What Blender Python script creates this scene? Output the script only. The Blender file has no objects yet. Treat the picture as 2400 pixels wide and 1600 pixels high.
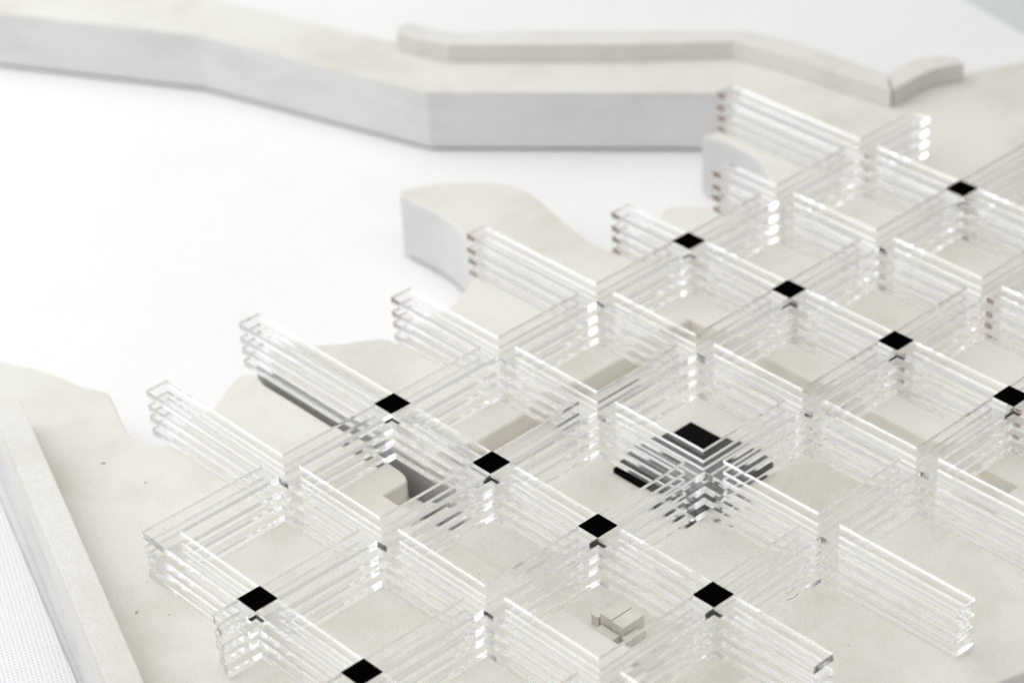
import bpy, bmesh, math, random
from mathutils import Vector, Matrix
from mathutils.geometry import tessellate_polygon

# ------------------------------------------------------------------ scene, camera, light
S = bpy.context.scene
C = S.collection
S.unit_settings.system = 'METRIC'
S.unit_settings.scale_length = 0.055          # one unit = one bay of the model, 55 mm

cam_d = bpy.data.cameras.new("camera")
cam = bpy.data.objects.new("camera", cam_d)
C.objects.link(cam)
right = Vector((0.68369226, 0.72849886, -0.04306177))
down = Vector((0.37382661, -0.40029023, -0.83667282))
fwd = Vector((-0.62675240, 0.55592909, -0.54600758))
M = Matrix((right, -down, -fwd)).transposed().to_4x4()
M.translation = Vector((11.39847, -8.98743, 10.27727))
cam.matrix_world = M
cam_d.sensor_width = 36.0
cam_d.lens = 36.0 * 6002.2 / 2400.0
cam_d.clip_start = 0.5
cam_d.clip_end = 500
cam_d.dof.use_dof = True
cam_d.dof.focus_distance = 16.35
cam_d.dof.aperture_fstop = 0.50
S.camera = cam

W = bpy.data.worlds.new("World")
S.world = W
W.use_nodes = True
bg = W.node_tree.nodes["Background"]
bg.inputs["Color"].default_value = (1.0, 0.99, 0.97, 1)
bg.inputs["Strength"].default_value = 0.60


def area_light(name, loc, target, sx, sy, power, color):
    d = bpy.data.lights.new(name, 'AREA')
    d.shape = 'RECTANGLE'
    d.size, d.size_y = sx, sy
    d.energy = power
    d.color = color
    o = bpy.data.objects.new(name, d)
    C.objects.link(o)
    o.location = loc
    o.rotation_euler = (Vector(target) - Vector(loc)).to_track_quat('-Z', 'Y').to_euler()
    return o


# a large window on the left and the bright ceiling of the room
area_light("window_light_left", (-15, -6, 10.5), (-1, .5, 0), 28, 16, 2700, (0.91, 0.95, 1.0))
area_light("ceiling_light", (2, -2, 22), (2, -2, 0), 34, 34, 2600, (1.0, 0.99, 0.97))

S.view_settings.view_transform = 'Standard'
S.view_settings.look = 'None'
S.view_settings.exposure = 0.0
S.view_settings.gamma = 1.0
S.render.engine = 'CYCLES'
cy = S.cycles
cy.max_bounces = 96
cy.transmission_bounces = 96
cy.glossy_bounces = 48
cy.diffuse_bounces = 5
cy.caustics_reflective = True
cy.caustics_refractive = True
cy.blur_glossy = 0.0
cy.sample_clamp_indirect = 6.0
cy.use_denoising = True
cy.use_adaptive_sampling = False
try:
    cy.denoiser = 'OPENIMAGEDENOISE'
except Exception:
    pass

# ------------------------------------------------------------------ helpers
rnd = random.Random(7)


def tag(o, label=None, cat=None, group=None, kind=None):
    for k, v in (("label", label), ("category", cat), ("group", group), ("kind", kind)):
        if v:
            o[k] = v
    return o


def link(name, me, mat=None, parent=None):
    o = bpy.data.objects.new(name, me)
    C.objects.link(o)
    if mat is not None and not me.materials:
        me.materials.append(mat)
    if parent is not None:
        o.parent = parent
    return o


def mesh_obj(name, verts, faces, mat, parent=None):
    me = bpy.data.meshes.new(name)
    me.from_pydata(verts, [], faces)
    me.update()
    return link(name, me, mat, parent)


def from_bm(name, bm, mat, parent=None):
    bmesh.ops.recalc_face_normals(bm, faces=bm.faces)
    me = bpy.data.meshes.new(name)
    bm.to_mesh(me)
    bm.free()
    return link(name, me, mat, parent)


def prism_bm(bm, outline, z0, z1, bevel=0.0):
    """solid slab over a (possibly concave) outline"""
    tris = tessellate_polygon([[Vector((x, y, 0)) for x, y in outline]])
    lo = [bm.verts.new((x, y, z0)) for x, y in outline]
    hi = [bm.verts.new((x, y, z1)) for x, y in outline]
    for t in tris:
        for ring in (lo, hi):
            try:
                bm.faces.new([ring[i] for i in t])
            except ValueError:
                pass
    n = len(outline)
    for i in range(n):
        j = (i + 1) % n
        bm.faces.new((lo[i], lo[j], hi[j], hi[i]))
    if bevel:
        es = [e for e in bm.edges if all(abs(v.co.z - z1) < 1e-6 for v in e.verts)
              and len(e.link_faces) == 2
              and any(abs(f.normal.z) < .5 for f in e.link_faces)]
        bm.normal_update()
        es = [e for e in bm.edges if all(abs(v.co.z - z1) < 1e-6 for v in e.verts)
              and any(abs(f.normal.z) < .5 for f in e.link_faces)]
        bmesh.ops.bevel(bm, geom=es, offset=bevel, segments=2, profile=0.6, affect='EDGES')


def smooth_line(pts, sub=4):
    """Catmull-Rom through points, ends kept"""
    P = [Vector(p) for p in pts]
    P = [2 * P[0] - P[1]] + P + [2 * P[-1] - P[-2]]
    out = []
    for i in range(1, len(P) - 2):
        for k in range(sub):
            t = k / sub
            a, b, c, d = P[i - 1:i + 3]
            q = 0.5 * ((2 * b) + (c - a) * t + (2 * a - 5 * b + 4 * c - d) * t * t
                       + (3 * b - a - 3 * c + d) * t ** 3)
            out.append((q.x, q.y))
    out.append((P[-2].x, P[-2].y))
    return out


# ------------------------------------------------------------------ materials
def nodes_of(name):
    m = bpy.data.materials.new(name)
    m.use_nodes = True
    nt = m.node_tree
    return m, nt, nt.nodes["Principled BSDF"]


def board_material(name, base, dark, stain, rough=0.75, scale=1.0, speck=True, bump=0.02, stretch=1.0, stain_amt=.6, grain=.085):
    """pressed grey board: fibre mottling, soft stains, tiny specks"""
    m, nt, b = nodes_of(name)
    N, L = nt.nodes, nt.links
    tc0 = N.new("ShaderNodeTexCoord")
    mp = N.new("ShaderNodeMapping")
    mp.inputs["Scale"].default_value = (1, 1, stretch)
    L.new(tc0.outputs["Object"], mp.inputs[0])

    def noise(s, det=4, ro=.55):
        n = N.new("ShaderNodeTexNoise")
        n.inputs["Scale"].default_value = s * scale
        n.inputs["Detail"].default_value = det
        n.inputs["Roughness"].default_value = ro
        L.new(mp.outputs[0], n.inputs["Vector"])
        return n

    def ramp(src, p0, p1, c0=(0, 0, 0, 1), c1=(1, 1, 1, 1)):
        r = N.new("ShaderNodeValToRGB")
        r.color_ramp.elements[0].position = p0
        r.color_ramp.elements[1].position = p1
        r.color_ramp.elements[0].color = c0
        r.color_ramp.elements[1].color = c1
        L.new(src, r.inputs[0])
        return r

    def mix(fac, a, c):
        x = N.new("ShaderNodeMix")
        x.data_type = 'RGBA'
        L.new(fac, x.inputs[0])
        if isinstance(a, tuple):
            x.inputs[6].default_value = a
        else:
            L.new(a, x.inputs[6])
        if isinstance(c, tuple):
            x.inputs[7].default_value = c
        else:
            L.new(c, x.inputs[7])
        return x.outputs[2]

    big = ramp(noise(0.9, 5).outputs[0], .38, .68)
    col = mix(big.outputs[0], (*base, 1), (*dark, 1))
    st = ramp(noise(0.9, 7, .68).outputs[0], .47, .68)
    mul = N.new("ShaderNodeMath")
    mul.operation = 'MULTIPLY'
    mul.inputs[1].default_value = stain_amt
    L.new(st.outputs[0], mul.inputs[0])
    col = mix(mul.outputs[0], col, (*stain, 1))
    fine = ramp(noise(70, 3, .7).outputs[0], .35, .7, (1 - grain, 1 - grain, 1 - grain, 1), (1 + grain * .8, 1 + grain * .8, 1 + grain * .8, 1))
    mm = N.new("ShaderNodeMix")
    mm.data_type = 'RGBA'
    mm.blend_type = 'MULTIPLY'
    mm.inputs[0].default_value = 1
    L.new(col, mm.inputs[6])
    L.new(fine.outputs[0], mm.inputs[7])
    col = mm.outputs[2]
    if speck:
        v = N.new("ShaderNodeTexVoronoi")
        v.inputs["Scale"].default_value = 5.5 * scale
        v.inputs["Randomness"].default_value = 1
        wob = N.new("ShaderNodeMix")
        wob.data_type = 'VECTOR'
        wob.inputs[0].default_value = 0.02
        L.new(mp.outputs[0], wob.inputs[4])
        L.new(noise(25, 2).outputs[1], wob.inputs[5])
        L.new(wob.outputs[1], v.inputs["Vector"])
        sp = ramp(v.outputs["Distance"], .018, .04, (1, 1, 1, 1), (0, 0, 0, 1))
        gate = ramp(noise(1.7, 2).outputs[0], .56, .62)
        g = N.new("ShaderNodeMath")
        g.operation = 'MULTIPLY'
        L.new(sp.outputs[0], g.inputs[0])
        L.new(gate.outputs[0], g.inputs[1])
        g2 = N.new("ShaderNodeMath")
        g2.operation = 'MULTIPLY'
        g2.inputs[1].default_value = .55
        L.new(g.outputs[0], g2.inputs[0])
        col = mix(g2.outputs[0], col, (.16, .13, .10, 1))
    L.new(col, b.inputs["Base Color"])
    b.inputs["Roughness"].default_value = rough
    b.inputs["Specular IOR Level"].default_value = .25
    bp = N.new("ShaderNodeBump")
    bp.inputs["Strength"].default_value = .25
    bp.inputs["Distance"].default_value = bump
    L.new(noise(45, 4, .65).outputs[0], bp.inputs["Height"])
    L.new(bp.outputs[0], b.inputs["Normal"])
    return m


MAT_BOARD = board_material("grey_board", (.74, .730, .678), (.705, .692, .638), (.605, .575, .51), stain_amt=.65)
MAT_EDGE = board_material("board_edge", (.73, .72, .712), (.69, .68, .672), (.62, .605, .59), speck=False, scale=1.2, stretch=3.0)
MAT_KERB = board_material("kerb_board", (.735, .72, .68), (.70, .685, .645), (.63, .61, .565), speck=False)
MAT_PAPER = board_material("white_paper", (.825, .825, .82), (.815, .815, .81), (.805, .803, .795), speck=False, rough=.6, bump=.004, grain=.05)
MAT_TAN = board_material("pit_wall_board", (.80, .775, .715), (.765, .74, .68), (.70, .67, .60), speck=False, scale=2)


def plain(name, col, rough, spec=.5):
    m, nt, b = nodes_of(name)
    N, L = nt.nodes, nt.links
    tc = N.new("ShaderNodeTexCoord")
    n = N.new("ShaderNodeTexNoise")
    n.inputs["Scale"].default_value = 14
    n.inputs["Detail"].default_value = 5
    L.new(tc.outputs["Object"], n.inputs["Vector"])
    r = N.new("ShaderNodeValToRGB")
    r.color_ramp.elements[0].color = (*[c * .85 for c in col], 1)
    r.color_ramp.elements[1].color = (*[c * 1.15 for c in col], 1)
    L.new(n.outputs[0], r.inputs[0])
    L.new(r.outputs[0], b.inputs["Base Color"])
    b.inputs["Roughness"].default_value = rough
    b.inputs["Specular IOR Level"].default_value = spec
    return m


MAT_BLACK = plain("black_card", (.0012, .0012, .0014), .8, .0)
MAT_SLAB = plain("black_slab", (.0025, .0025, .0028), .7, .05)
MAT_DARK = plain("pad_and_shade_grey", (.42, .41, .395), .8, .2)  # foot pads, and the shade painted into the trench
MAT_CRUMB = plain("brown_dust", (.46, .40, .33), .9, .1)
MAT_BROWN = plain("added_wall_brown", (.27, .155, .12), .8, .2)
MAT_TABLE = plain("pale_table", (.60, .64, .625), .5, .3)
MAT_FLOOR = plain("grey_floor", (.86, .90, .88), .6, .3)

m, nt, b = nodes_of("clear_acrylic")
b.inputs["Base Color"].default_value = (1, 1, 1, 1)
b.inputs["Transmission Weight"].default_value = 0.998
b.inputs["Roughness"].default_value = 0.0
b.inputs["IOR"].default_value = 1.49
MAT_ACRYLIC = m
m, nt, b = nodes_of("clear_acrylic_cut_edge")
b.inputs["Base Color"].default_value = (1, 1, 1, 1)
b.inputs["Transmission Weight"].default_value = 0.995
b.inputs["Roughness"].default_value = 0.0
b.inputs["IOR"].default_value = 1.49
N, L = nt.nodes, nt.links
# the cutter leaves fine upright striations on the edges: the normal wavers along the bar only
geo = N.new("ShaderNodeNewGeometry")
tc = N.new("ShaderNodeTexCoord")
dot = N.new("ShaderNodeVectorMath")
dot.operation = 'DOT_PRODUCT'
dot.inputs[1].default_value = (1.0, 1.0, 0.0)
L.new(tc.outputs["Object"], dot.inputs[0])
nz = N.new("ShaderNodeTexNoise")
nz.noise_dimensions = '1D'
nz.inputs["Scale"].default_value = 260
nz.inputs["Detail"].default_value = 1
L.new(dot.outputs["Value"], nz.inputs["W"])
mr = N.new("ShaderNodeMapRange")
mr.inputs["From Min"].default_value = 0.2
mr.inputs["From Max"].default_value = 0.8
mr.inputs["To Min"].default_value = -0.05
mr.inputs["To Max"].default_value = 0.05
L.new(nz.outputs[0], mr.inputs["Value"])
crs = N.new("ShaderNodeVectorMath")
crs.operation = 'CROSS_PRODUCT'
crs.inputs[0].default_value = (0, 0, 1)
L.new(geo.outputs["Normal"], crs.inputs[1])
scl = N.new("ShaderNodeVectorMath")
scl.operation = 'SCALE'
L.new(crs.outputs[0], scl.inputs[0])
L.new(mr.outputs[0], scl.inputs["Scale"])
ad = N.new("ShaderNodeVectorMath")
ad.operation = 'ADD'
L.new(geo.outputs["Normal"], ad.inputs[0])
L.new(scl.outputs[0], ad.inputs[1])
nm = N.new("ShaderNodeVectorMath")
nm.operation = 'NORMALIZE'
L.new(ad.outputs[0], nm.inputs[0])
L.new(nm.outputs[0], b.inputs["Normal"])
MAT_CUT = m

# dimpled mat
m, nt, b = nodes_of("dimpled_white_mat")
N, L = nt.nodes, nt.links
tc = N.new("ShaderNodeTexCoord")
mp = N.new("ShaderNodeMapping")
mp.inputs["Rotation"].default_value = (0, 0, math.radians(45 - 21))
L.new(tc.outputs["Object"], mp.inputs[0])
v = N.new("ShaderNodeTexVoronoi")
v.inputs["Scale"].default_value = 34
v.inputs["Randomness"].default_value = 0.04
L.new(mp.outputs[0], v.inputs["Vector"])
r = N.new("ShaderNodeValToRGB")
r.color_ramp.elements[0].position = .18
r.color_ramp.elements[1].position = .42
r.color_ramp.elements[0].color = (.36, .36, .37, 1)
r.color_ramp.elements[1].color = (.80, .80, .80, 1)
L.new(v.outputs["Distance"], r.inputs[0])
L.new(r.outputs[0], b.inputs["Base Color"])
b.inputs["Roughness"].default_value = .7
bp = N.new("ShaderNodeBump")
bp.inputs["Distance"].default_value = .01
bp.inputs["Strength"].default_value = .6
L.new(v.outputs["Distance"], bp.inputs["Height"])
L.new(bp.outputs[0], b.inputs["Normal"])
MAT_MAT = m

# ------------------------------------------------------------------ the setting
Z_TABLE = -0.58
tb = bmesh.new()
e0, e1 = Vector((-2.246, 9.141)), Vector((-1.376, 8.915))
ed = (e1 - e0).normalized()
ep = Vector((-ed.y, ed.x))
if ep.dot(Vector((0, 1))) > 0:
    ep = -ep
a, c_ = e0 - ed * 22, e0 + ed * 22
prism_bm(tb, [tuple(a), tuple(c_), tuple(c_ + ep * 26), tuple(a + ep * 26)], Z_TABLE - .012, Z_TABLE)
tag(from_bm("paper_sheet", tb, MAT_PAPER), kind='structure')
tb = bmesh.new()
prism_bm(tb, [(-30, -22), (24, -22), (24, 26), (-30, 26)], Z_TABLE - .6, Z_TABLE - .014)
tag(from_bm("table_top", tb, MAT_TABLE), kind='structure')
fl = mesh_obj("floor", [(-80, -80, -13.5), (80, -80, -13.5), (80, 80, -13.5), (-80, 80, -13.5)], [(0, 1, 2, 3)], MAT_FLOOR)
tag(fl, kind='structure')

wa, wb = Vector((40, 3)), Vector((2, 46))  # added out of view for the bars to reflect; also blocks light from the right
wn = Vector((.75, .66)) * .6
bm = bmesh.new()
prism_bm(bm, [tuple(wa), tuple(wb), tuple(wb + wn), tuple(wa + wn)], -13.45, 20.6)
tag(from_bm("added_reflection_wall", bm, MAT_BROWN), kind='structure')

# ------------------------------------------------------------------ the baseboard
coast0 = smooth_line([(-2.975, -1.292), (-2.627, -1.143), (-2.247, -1.061), (-2.06, -0.985), (-1.922, -1.025),
                      (-1.672, -1.127), (-1.498, -1.179), (-1.318, -1.159), (-1.215, -1.08), (-1.211, -0.93),
                      (-1.334, -0.582), (-1.456, -0.356), (-1.521, -0.168), (-1.426, -0.102)], 3)
slot_near = [(-1.304, -0.137), (-0.891, -0.135), (-0.545, -0.137), (0.086, -0.146), (0.21, -0.15), (.28, -.162), (.325, -.185), (.35, -.22)]
PX0, PX1, PY0, PY1 = 0.35, 3.36, -0.415, 2.585
slot_far = [(0.35, -0.03), (-0.6, -0.02), (-1.35, -0.01), (-1.52, 0.10)]
coast1 = smooth_line([(-1.652, 0.283), (-1.404, 0.475), (-1.138, 0.841), (-0.999, 0.892), (-1.003, 1.11),
                      (-1.08, 1.456), (-1.22, 1.823), (-1.34, 2.08)], 3)
head = smooth_line([(-1.631, 2.198), (-1.85, 2.285), (-2.128, 2.340), (-2.373, 2.343), (-2.643, 2.340)], 3)
headb = smooth_line([(-2.69, 2.39), (-2.66, 2.481), (-2.571, 2.657), (-2.437, 2.818), (-2.324, 2.931), (-2.124, 3.048),
                     (-1.986, 3.08), (-1.789, 3.055), (-1.561, 2.997), (-1.332, 2.936), (-0.996, 2.864), (-0.80, 2.87)], 3)
bay2 = smooth_line([(-0.70, 3.03), (-0.774, 3.298), (-0.88, 3.528), (-0.909, 3.66), (-0.841, 3.76), (-0.692, 3.878),
                    (-0.52, 4.12), (-0.54, 4.45), (-0.822, 4.68), (-1.077, 4.75), (-1.318, 4.751), (-1.517, 4.70)], 3)
prom = [(-1.45, 4.91), (-1.56, 5.2), (-1.80, 5.48), (-1.929, 5.373)]
plat = [(-3.82, 3.675), (-6.21, 3.02), (-7.984, 2.045), (-11.5, 0.2)]
far = [(-13, 1.8), (-7.693, 3.299), (-6.473, 3.64), (-4.793, 4.115), (-4.75, 4.26), (-4.40, 4.34), (-4.25, 4.40), (-3.85, 4.83), (-3.12, 5.47),
       (-2.40, 6.13), (-1.90, 6.275), (-1.32, 6.315), (-0.90, 6.33), (-0.91, 6.51), (-0.885, 6.72), (-0.79, 6.86), (-0.63, 6.96),
       (-0.612, 7.084), (-0.377, 7.544), (0.6, 9.0)]
near = [(9.5, 6.0), (9, 3.2), (5.6, 2.6), (4.85, 1.9), (4.565, 1.15), (4.49, .9), (4.60, 0.2), (4.7, -1.2), (3.5, -4.6), (1.55, -3.335)]
strip_edge = [(0.841, -3.022), (-1.941, -1.937), (-2.60, -1.68), (-3.25, -1.43)]
pit_loop = [(PX0, PY0), (PX1, PY0), (PX1, PY1), (PX0, PY1)]
outline = (coast0 + slot_near + pit_loop + slot_far + coast1 + head + headb + bay2 + prom + plat + far + near + strip_edge)


def rim_bm(bm, outline, z0, z1, steps):
    """slab with a worn, rounded upper rim; steps are (inset, drop) from the top down"""
    n = len(outline)
    P = [Vector(p) for p in outline]
    area = sum(P[i].x * P[(i + 1) % n].y - P[(i + 1) % n].x * P[i].y for i in range(n))
    sg = 1 if area > 0 else -1
    nrm = []
    for i in range(n):
        e1_, e2_ = P[i] - P[i - 1], P[(i + 1) % n] - P[i]
        n1, n2 = Vector((-e1_.y, e1_.x)).normalized() * sg, Vector((-e2_.y, e2_.x)).normalized() * sg
        m_ = n1 + n2
        m_ = m_.normalized() if m_.length > 1e-6 else n1
        nrm.append(m_ / max(.6, m_.dot(n1)))
    rings = []
    for ins, drop in steps:
        rings.append([bm.verts.new((P[i].x + nrm[i].x * ins, P[i].y + nrm[i].y * ins, z1 - drop)) for i in range(n)])
    rings.append([bm.verts.new((p.x, p.y, z0)) for p in P])
    for ra, rb in zip(rings, rings[1:]):
        for i in range(n):
            j = (i + 1) % n
            bm.faces.new((rb[i], rb[j], ra[j], ra[i]))
    for ring in (rings[0], rings[-1]):
        for t in tessellate_polygon([[Vector((v_.co.x, v_.co.y, 0)) for v_ in ring]]):
            try:
                bm.faces.new([ring[i] for i in t])
            except ValueError:
                pass


bm = bmesh.new()
rim_bm(bm, outline, Z_TABLE + .035, 0.0, ((.018, 0), (.007, .003), (.0015, .010), (0, .020)))
board = from_bm("baseboard", bm, MAT_BOARD)
board.data.materials.append(MAT_EDGE)
board.data.materials.append(MAT_TAN)
for p in board.data.polygons:
    if abs(p.normal.z) < .5:
        c = p.center
        inpit = PX0 - .02 < c.x < PX1 + .02 and PY0 - .02 < c.y < PY1 + .02
        p.material_index = 2 if inpit else 1
tag(board, "large grey baseboard with a wavy coast and a square sunken court", "model base")

for (x, y) in ((-1.6, 2.9), (-3.2, 4.8), (-6.0, 3.5), (-2.3, 5.8), (-.2, 5.8), (2.8, 3.6), (4.2, 1.2), (3.0, -2.2), (.4, -2.2), (-1.2, -1.55), (-.3, .9)):
    bm = bmesh.new()
    prism_bm(bm, [(x - .12, y - .12), (x + .12, y - .12), (x + .12, y + .12), (x - .12, y + .12)], Z_TABLE + .001, Z_TABLE + .034)
    from_bm("foot_pad", bm, MAT_DARK, board)

# the sunken court's floor and the dark trench that runs into it
D = 0.15
bm = bmesh.new()
g = .003
prism_bm(bm, [(PX0 + g, -.20), (PX0 + g, PY0 + g), (PX1 - g, PY0 + g), (PX1 - g, PY1 - g), (PX0 + g, PY1 - g), (PX0 + g, -.035),
              (.48, -.035), (.70, -.06), (.69, -.12), (.48, -.185)],
         Z_TABLE + .01, -D)
from_bm("court_floor", bm, MAT_BOARD, board)
bm = bmesh.new()  # dark grey panels paint in the shade on the trench's far side and floor
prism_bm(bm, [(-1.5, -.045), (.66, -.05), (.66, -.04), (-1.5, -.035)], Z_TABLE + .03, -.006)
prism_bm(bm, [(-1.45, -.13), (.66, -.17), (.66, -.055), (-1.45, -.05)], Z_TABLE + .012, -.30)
from_bm("trench_shade", bm, MAT_DARK, board)

MAT_WOOD = board_material("pale_wood", (.735, .715, .655), (.685, .66, .60), (.60, .57, .505), speck=False, scale=3.5, stretch=.12, grain=.1)
# little wooden blocks standing together in the corner of the court
cb = bpy.data.objects.new("wooden_blocks", None)
C.objects.link(cb)
cb.location = (2.37, -.18, -D)
tag(cb, "small cluster of pale wooden blocks in the front corner of the sunken court", "blocks")
for (xa, xb, ya, yb, h_) in ((2.268, 2.368, -.262, -.082, .122), (2.374, 2.476, -.266, -.080, .119), (2.200, 2.262, -.275, -.120, .088), (2.482, 2.56, -.285, -.15, .06), (2.29, 2.45, -.345, -.272, .05)):
    bm = bmesh.new()
    prism_bm(bm, [(xa - 2.37, ya + .18), (xb - 2.37, ya + .18), (xb - 2.37, yb + .18), (xa - 2.37, yb + .18)], .002, h_, .003)
    from_bm("block", bm, MAT_WOOD, cb)

# crumbs and dust lying about
bm = bmesh.new()
for (x, y, z, sz) in [(-1.35, -1.52, .002, .016), (-.95, -1.45, .002, .010), (.15, -2.33, .002, .014), (.32, -2.2, .002, .006), (-.05, -2.1, .002, .005),
                      (.55, -.62, .002, .007), (1.45, -.55, .002, .007), (1.38, -.70, .002, .005), (3.3, .40, .002, .006), (.22, -.9, .002, .006),
                      (3.62, .55, .002, .006), (.95, -2.75, .002, .010), (-.4, -1.7, .002, .006), (2.3, .2, -D + .004, .007), (1.35, .55, -D + .004, .007)]:
    mt = Matrix.Translation((x, y, z)) @ Matrix.Rotation(rnd.uniform(0, 3), 4, 'Z') @ Matrix.Diagonal((sz * 1.3, sz * .7, sz * .4, 1))
    bmesh.ops.create_icosphere(bm, subdivisions=1, radius=1, matrix=mt)
for pts in ([(3.0, .62), (3.04, .66), (3.03, .72)],):
    ln = smooth_line(pts, 4)
    for (xa, ya), (xb, yb) in zip(ln, ln[1:]):
        dx, dy = xb - xa, yb - ya
        l_ = math.hypot(dx, dy) or 1
        nx, ny = -dy / l_ * .0022, dx / l_ * .0022
        vs_ = [bm.verts.new(p) for p in ((xa - nx, ya - ny, .002), (xb - nx, yb - ny, .002), (xb, yb, .007), (xa, ya, .007), (xb + nx, yb + ny, .002), (xa + nx, ya + ny, .002))]
        bm.faces.new((vs_[0], vs_[1], vs_[2], vs_[3]))
        bm.faces.new((vs_[3], vs_[2], vs_[4], vs_[5]))
tag(from_bm("dust_specks", bm, MAT_CRUMB), kind='stuff')

# black slab on the court floor
bm = bmesh.new()
prism_bm(bm, [(1.15, .975), (1.935, .965), (1.93, 1.745), (1.155, 1.745)], -D + .002, -D + .042, .004)
tag(from_bm("black_slab", bm, MAT_SLAB), "big black square slab lying on the sunken court floor under the clear grids", "slab")

# ------------------------------------------------------------------ kerbs
kf = [(-4.625, 4.045), (-4.39, 4.08), (-4.10, 4.195), (-3.806, 4.453), (-2.925, 5.258), (-2.285, 5.915), (-1.70, 6.02), (-1.13, 6.075), (-0.682, 6.125)]
kb = [(-0.89, 6.317), (-1.324, 6.298), (-1.906, 6.257), (-2.39, 6.115), (-3.115, 5.455), (-3.835, 4.811), (-4.232, 4.387), (-4.385, 4.33), (-4.69, 4.25), (-4.707, 4.111)]
bm = bmesh.new()
prism_bm(bm, kf + kb, .003, .17, .012)
tag(from_bm("kerb", bm, MAT_KERB), "long low grey kerb bent along the far edge of the baseboard", "kerb")
k2f = smooth_line([(-0.672, 6.135), (-0.670, 6.25), (-0.675, 6.40), (-0.665, 6.64), (-0.60, 6.80), (-0.53, 6.90)], 3)
k2b = smooth_line([(-0.652, 6.95), (-0.786, 6.86), (-0.876, 6.72), (-0.90, 6.51), (-0.884, 6.33)], 3)
bm = bmesh.new()
prism_bm(bm, k2f + k2b, .003, .172, .012)
tag(from_bm("kerb", bm, MAT_KERB), "short curved kerb at the far right, past the bend of the long one", "kerb")
# raised border on the left
bm = bmesh.new()
prism_bm(bm, [(-2.145, -1.735), (-2.12, -1.651), (1.007, -2.859), (1.55, -3.07), (1.5, -3.28), (0.841, -3.02), (-1.941, -1.934), (-2.123, -1.862)], .003, .25, .008)
tag(from_bm("border_strip", bm, MAT_KERB), "raised pale border strip along the left edge of the baseboard", "border strip")
# white mat
bm = bmesh.new()
prism_bm(bm, [(-2.9, -1.64), (-0.162, -2.668), (1.6, -3.355), (0.6, -6.2), (-4.6, -4.2)], Z_TABLE + .003, Z_TABLE + .03, .01)
tag(from_bm("dimpled_mat", bm, MAT_MAT), "white dimpled mat on the table beside the left border strip", "mat")

# ------------------------------------------------------------------ acrylic grids
HW = 0.0881                      # half the width of a bar
COLX = {0: 0.0, 1: 0.9994, 2: 1.9972, 3: 3.0}
ROWY = {-2: -1.972, -1: -0.985, 0: 0.0, 1: 0.983, 2: 1.966, 3: 2.940, 4: 3.930, 5: 4.924}
COL_END = {0: (-1.972 - HW, 5.66), 1: (-2.29, 6.5), 2: (-2.9, 5.3), 3: (-2.9, 4.3)}
ROW_END = {-2: (-HW, 3.6), -1: (-1.383, 4.6), 0: (-1.597, 3.888), 1: (-1.05, 4.166), 2: (-1.308, 4.5), 3: (-0.73, 4.2), 4: (-0.594, 3.6), 5: (-1.471, 2.6)}
VOID = (None, None)      # every crossing is bonded
TILES = {(1, -2): "black square nearest the lower left corner, beside the cut bar end",
         (2, -2): "black square at the bottom edge of the picture",
         (0, 0): "black square on the crossing nearest the white inlet, left of its row",
         (1, 0): "black square second from the left in the long front row",
         (2, 0): "black square in front of the crossing that stands over the black slab",
         (3, 0): "black square at the right end of the front row, before the free bar ends",
         (0, 3): "black square beside the headland, leftmost of the back row",
         (1, 3): "second black square from the left in the back row",
         (2, 3): "third black square from the left in the back row",
         (3, 3): "black square cut by the right edge of the picture",
         (1, 5): "small far black square at the upper right, alone in its row"}
LAYERS = [(0.320, 0.375), (0.205, 0.260), (0.1025, 0.1575), (0.003, 0.055)]
LAYER_LABEL = ["uppermost clear acrylic grid, the one carrying the black squares",
               "second clear acrylic grid from the top of the stack",
               "third clear acrylic grid, just above the lowest one",
               "lowest clear acrylic grid, resting on the grey baseboard"]


def quad(vs, fs, pts):
    n = len(vs)
    vs.extend(pts)
    fs.append((n, n + 1, n + 2, n + 3))


def column_pieces(i):
    y0, y1 = COL_END[i]
    return [(y0, y1, True, True)]


def bar_y(x, y0, y1, z0, z1, gaps_l, gaps_r, skew=0.0, tiles=()):
    """bar along y, its side faces left open where a cross bar is bonded on"""
    vs, fs = [], []
    xl, xr = x - HW, x + HW
    ya, yb = y0 + skew, y0 - skew
    pl, pr = ya, yb                     # top face, left open under each bonded black square
    for t in sorted(tiles):
        quad(vs, fs, [(xl, pl, z1), (xr, pr, z1), (xr, t - HW, z1), (xl, t - HW, z1)])
        pl = pr = t + HW
    quad(vs, fs, [(xl, pl, z1), (xr, pr, z1), (xr, y1, z1), (xl, y1, z1)])
    quad(vs, fs, [(xl, ya, z0), (xl, y1, z0), (xr, y1, z0), (xr, yb, z0)])
    quad(vs, fs, [(xl, ya, z0), (xr, yb, z0), (xr, yb, z1), (xl, ya, z1)])
    quad(vs, fs, [(xr, y1, z0), (xl, y1, z0), (xl, y1, z1), (xr, y1, z1)])
    for xs, gaps, st in ((xl, gaps_l, ya), (xr, gaps_r, yb)):
        cur = st
        for (ga, gb) in sorted(gaps) + [(y1, None)]:
            if ga > cur + 1e-5:
                if xs == xl:
                    quad(vs, fs, [(xs, cur, z0), (xs, cur, z1), (xs, ga, z1), (xs, ga, z0)])
                else:
                    quad(vs, fs, [(xs, cur, z0), (xs, ga, z0), (xs, ga, z1), (xs, cur, z1)])
            if gb is not None:
                cur = gb
    return vs, fs


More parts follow.
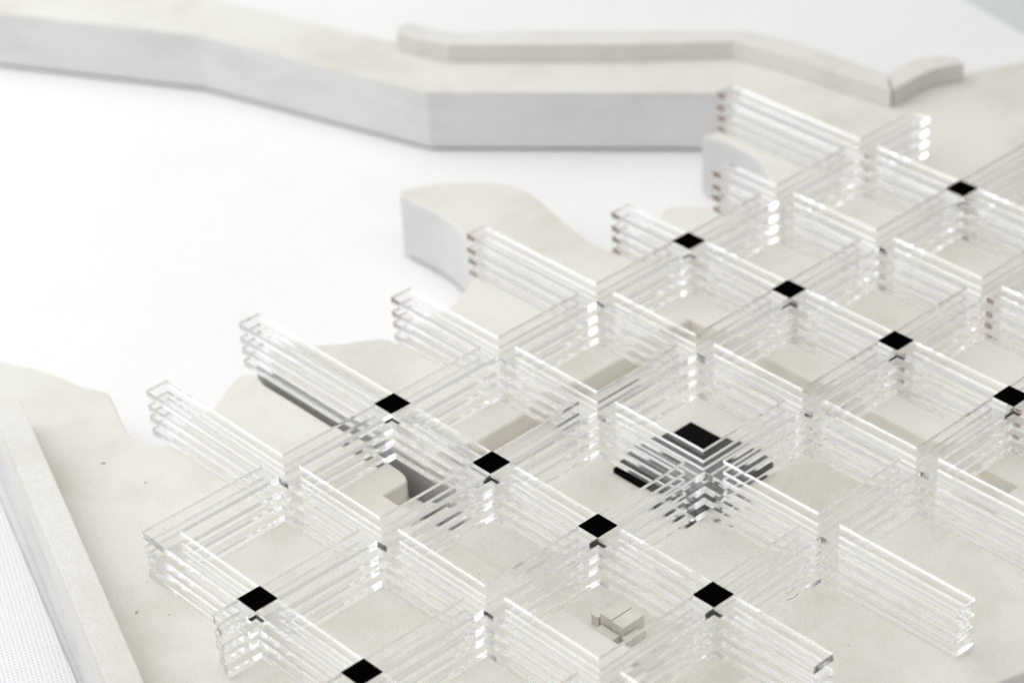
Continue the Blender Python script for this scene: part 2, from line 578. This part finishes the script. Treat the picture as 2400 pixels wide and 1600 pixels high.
def bar_x(y, x0, x1, z0, z1, cap0, cap1):
    vs, fs = [], []
    a, b_ = y - HW, y + HW
    quad(vs, fs, [(x0, a, z1), (x1, a, z1), (x1, b_, z1), (x0, b_, z1)])
    quad(vs, fs, [(x0, a, z0), (x0, b_, z0), (x1, b_, z0), (x1, a, z0)])
    quad(vs, fs, [(x0, a, z0), (x1, a, z0), (x1, a, z1), (x0, a, z1)])
    quad(vs, fs, [(x0, b_, z0), (x0, b_, z1), (x1, b_, z1), (x1, b_, z0)])
    if cap0:
        quad(vs, fs, [(x0, a, z0), (x0, a, z1), (x0, b_, z1), (x0, b_, z0)])
    if cap1:
        quad(vs, fs, [(x1, a, z0), (x1, b_, z0), (x1, b_, z1), (x1, a, z1)])
    return vs, fs


for (z0, z1), lab in zip(LAYERS, LAYER_LABEL):
    g_ = bpy.data.objects.new("acrylic_grid", None)
    C.objects.link(g_)
    g_.location = (2.0, 1.5, z0)
    n_ = LAYERS.index((z0, z1))
    slip = [(0, 0, 0), (.004, -.003, .0006), (-.005, .003, -.0008), (.003, .004, .0005)][n_]   # hand-stacked: never quite true
    tag(g_, lab, "acrylic grid", "stacked clear acrylic grids")
    off = Vector(g_.location)
    g_.location = off + Vector((slip[0], slip[1], 0))
    g_.rotation_euler = (0, 0, slip[2])

    def add(vs, fs, name="bar"):
        o = mesh_obj(name, [tuple(Vector(p) - off) for p in vs], fs, MAT_ACRYLIC, g_)
        o.data.materials.append(MAT_CUT)
        for p in o.data.polygons:
            p.material_index = 0 if abs(p.normal.z) > .5 else 1

    def has(i, j):
        y0, y1 = COL_END[i]
        x0, x1 = ROW_END[j]
        return y0 - 1e-3 < ROWY[j] - HW and ROWY[j] + HW < y1 + 1e-3 and x0 - 1e-3 < COLX[i] - HW + 1e-3 and COLX[i] + HW < x1 + 1e-3

    for i in COLX:
        for (y0, y1, c0, c1) in column_pieces(i):
            gl, gr = [], []
            for j in ROWY:
                if (i, j) == VOID or not has(i, j):
                    continue
                ya, yb = ROWY[j] - HW, ROWY[j] + HW
                if ya < y0 - 1e-3 or yb > y1 + 1e-3:
                    continue
                if ROW_END[j][0] < COLX[i] - HW - 1e-3:
                    gl.append((ya, yb))
                if ROW_END[j][1] > COLX[i] + HW + 1e-3:
                    gr.append((ya, yb))
            sk = .035 if i == 1 else 0.0
            add(*bar_y(COLX[i], y0, y1, z0, z1, gl, gr, sk,
                       [ROWY[j] for (k, j) in TILES if k == i and z1 == LAYERS[0][1]]))
    for j in ROWY:
        x0, x1 = ROW_END[j]
        cuts = [i for i in sorted(COLX) if has(i, j)]
        start, cap0 = x0, True
        for i in cuts:
            xa, xb = COLX[i] - HW, COLX[i] + HW
            if xa > start + 1e-3:
                add(*bar_x(ROWY[j], start, xa, z0, z1, cap0, (i, j) == VOID), "cross_bar")
            start, cap0 = xb, (i, j) == VOID
        if x1 > start + 1e-3:
            add(*bar_x(ROWY[j], start, x1, z0, z1, cap0, True), "cross_bar")

# ------------------------------------------------------------------ black squares
tile_me = None
for (i, j), lab in TILES.items():
    if tile_me is None:
        bm = bmesh.new()
        prism_bm(bm, [(-HW, -HW), (HW, -HW), (HW, HW), (-HW, HW)], 0, .006)
        t = from_bm("black_square", bm, MAT_BLACK)
        tile_me = t.data
    else:
        t = link("black_square", tile_me)
    t.location = (COLX[i], ROWY[j], LAYERS[0][1])
    tag(t, lab, "black square", "black squares on the top grid's crossings")
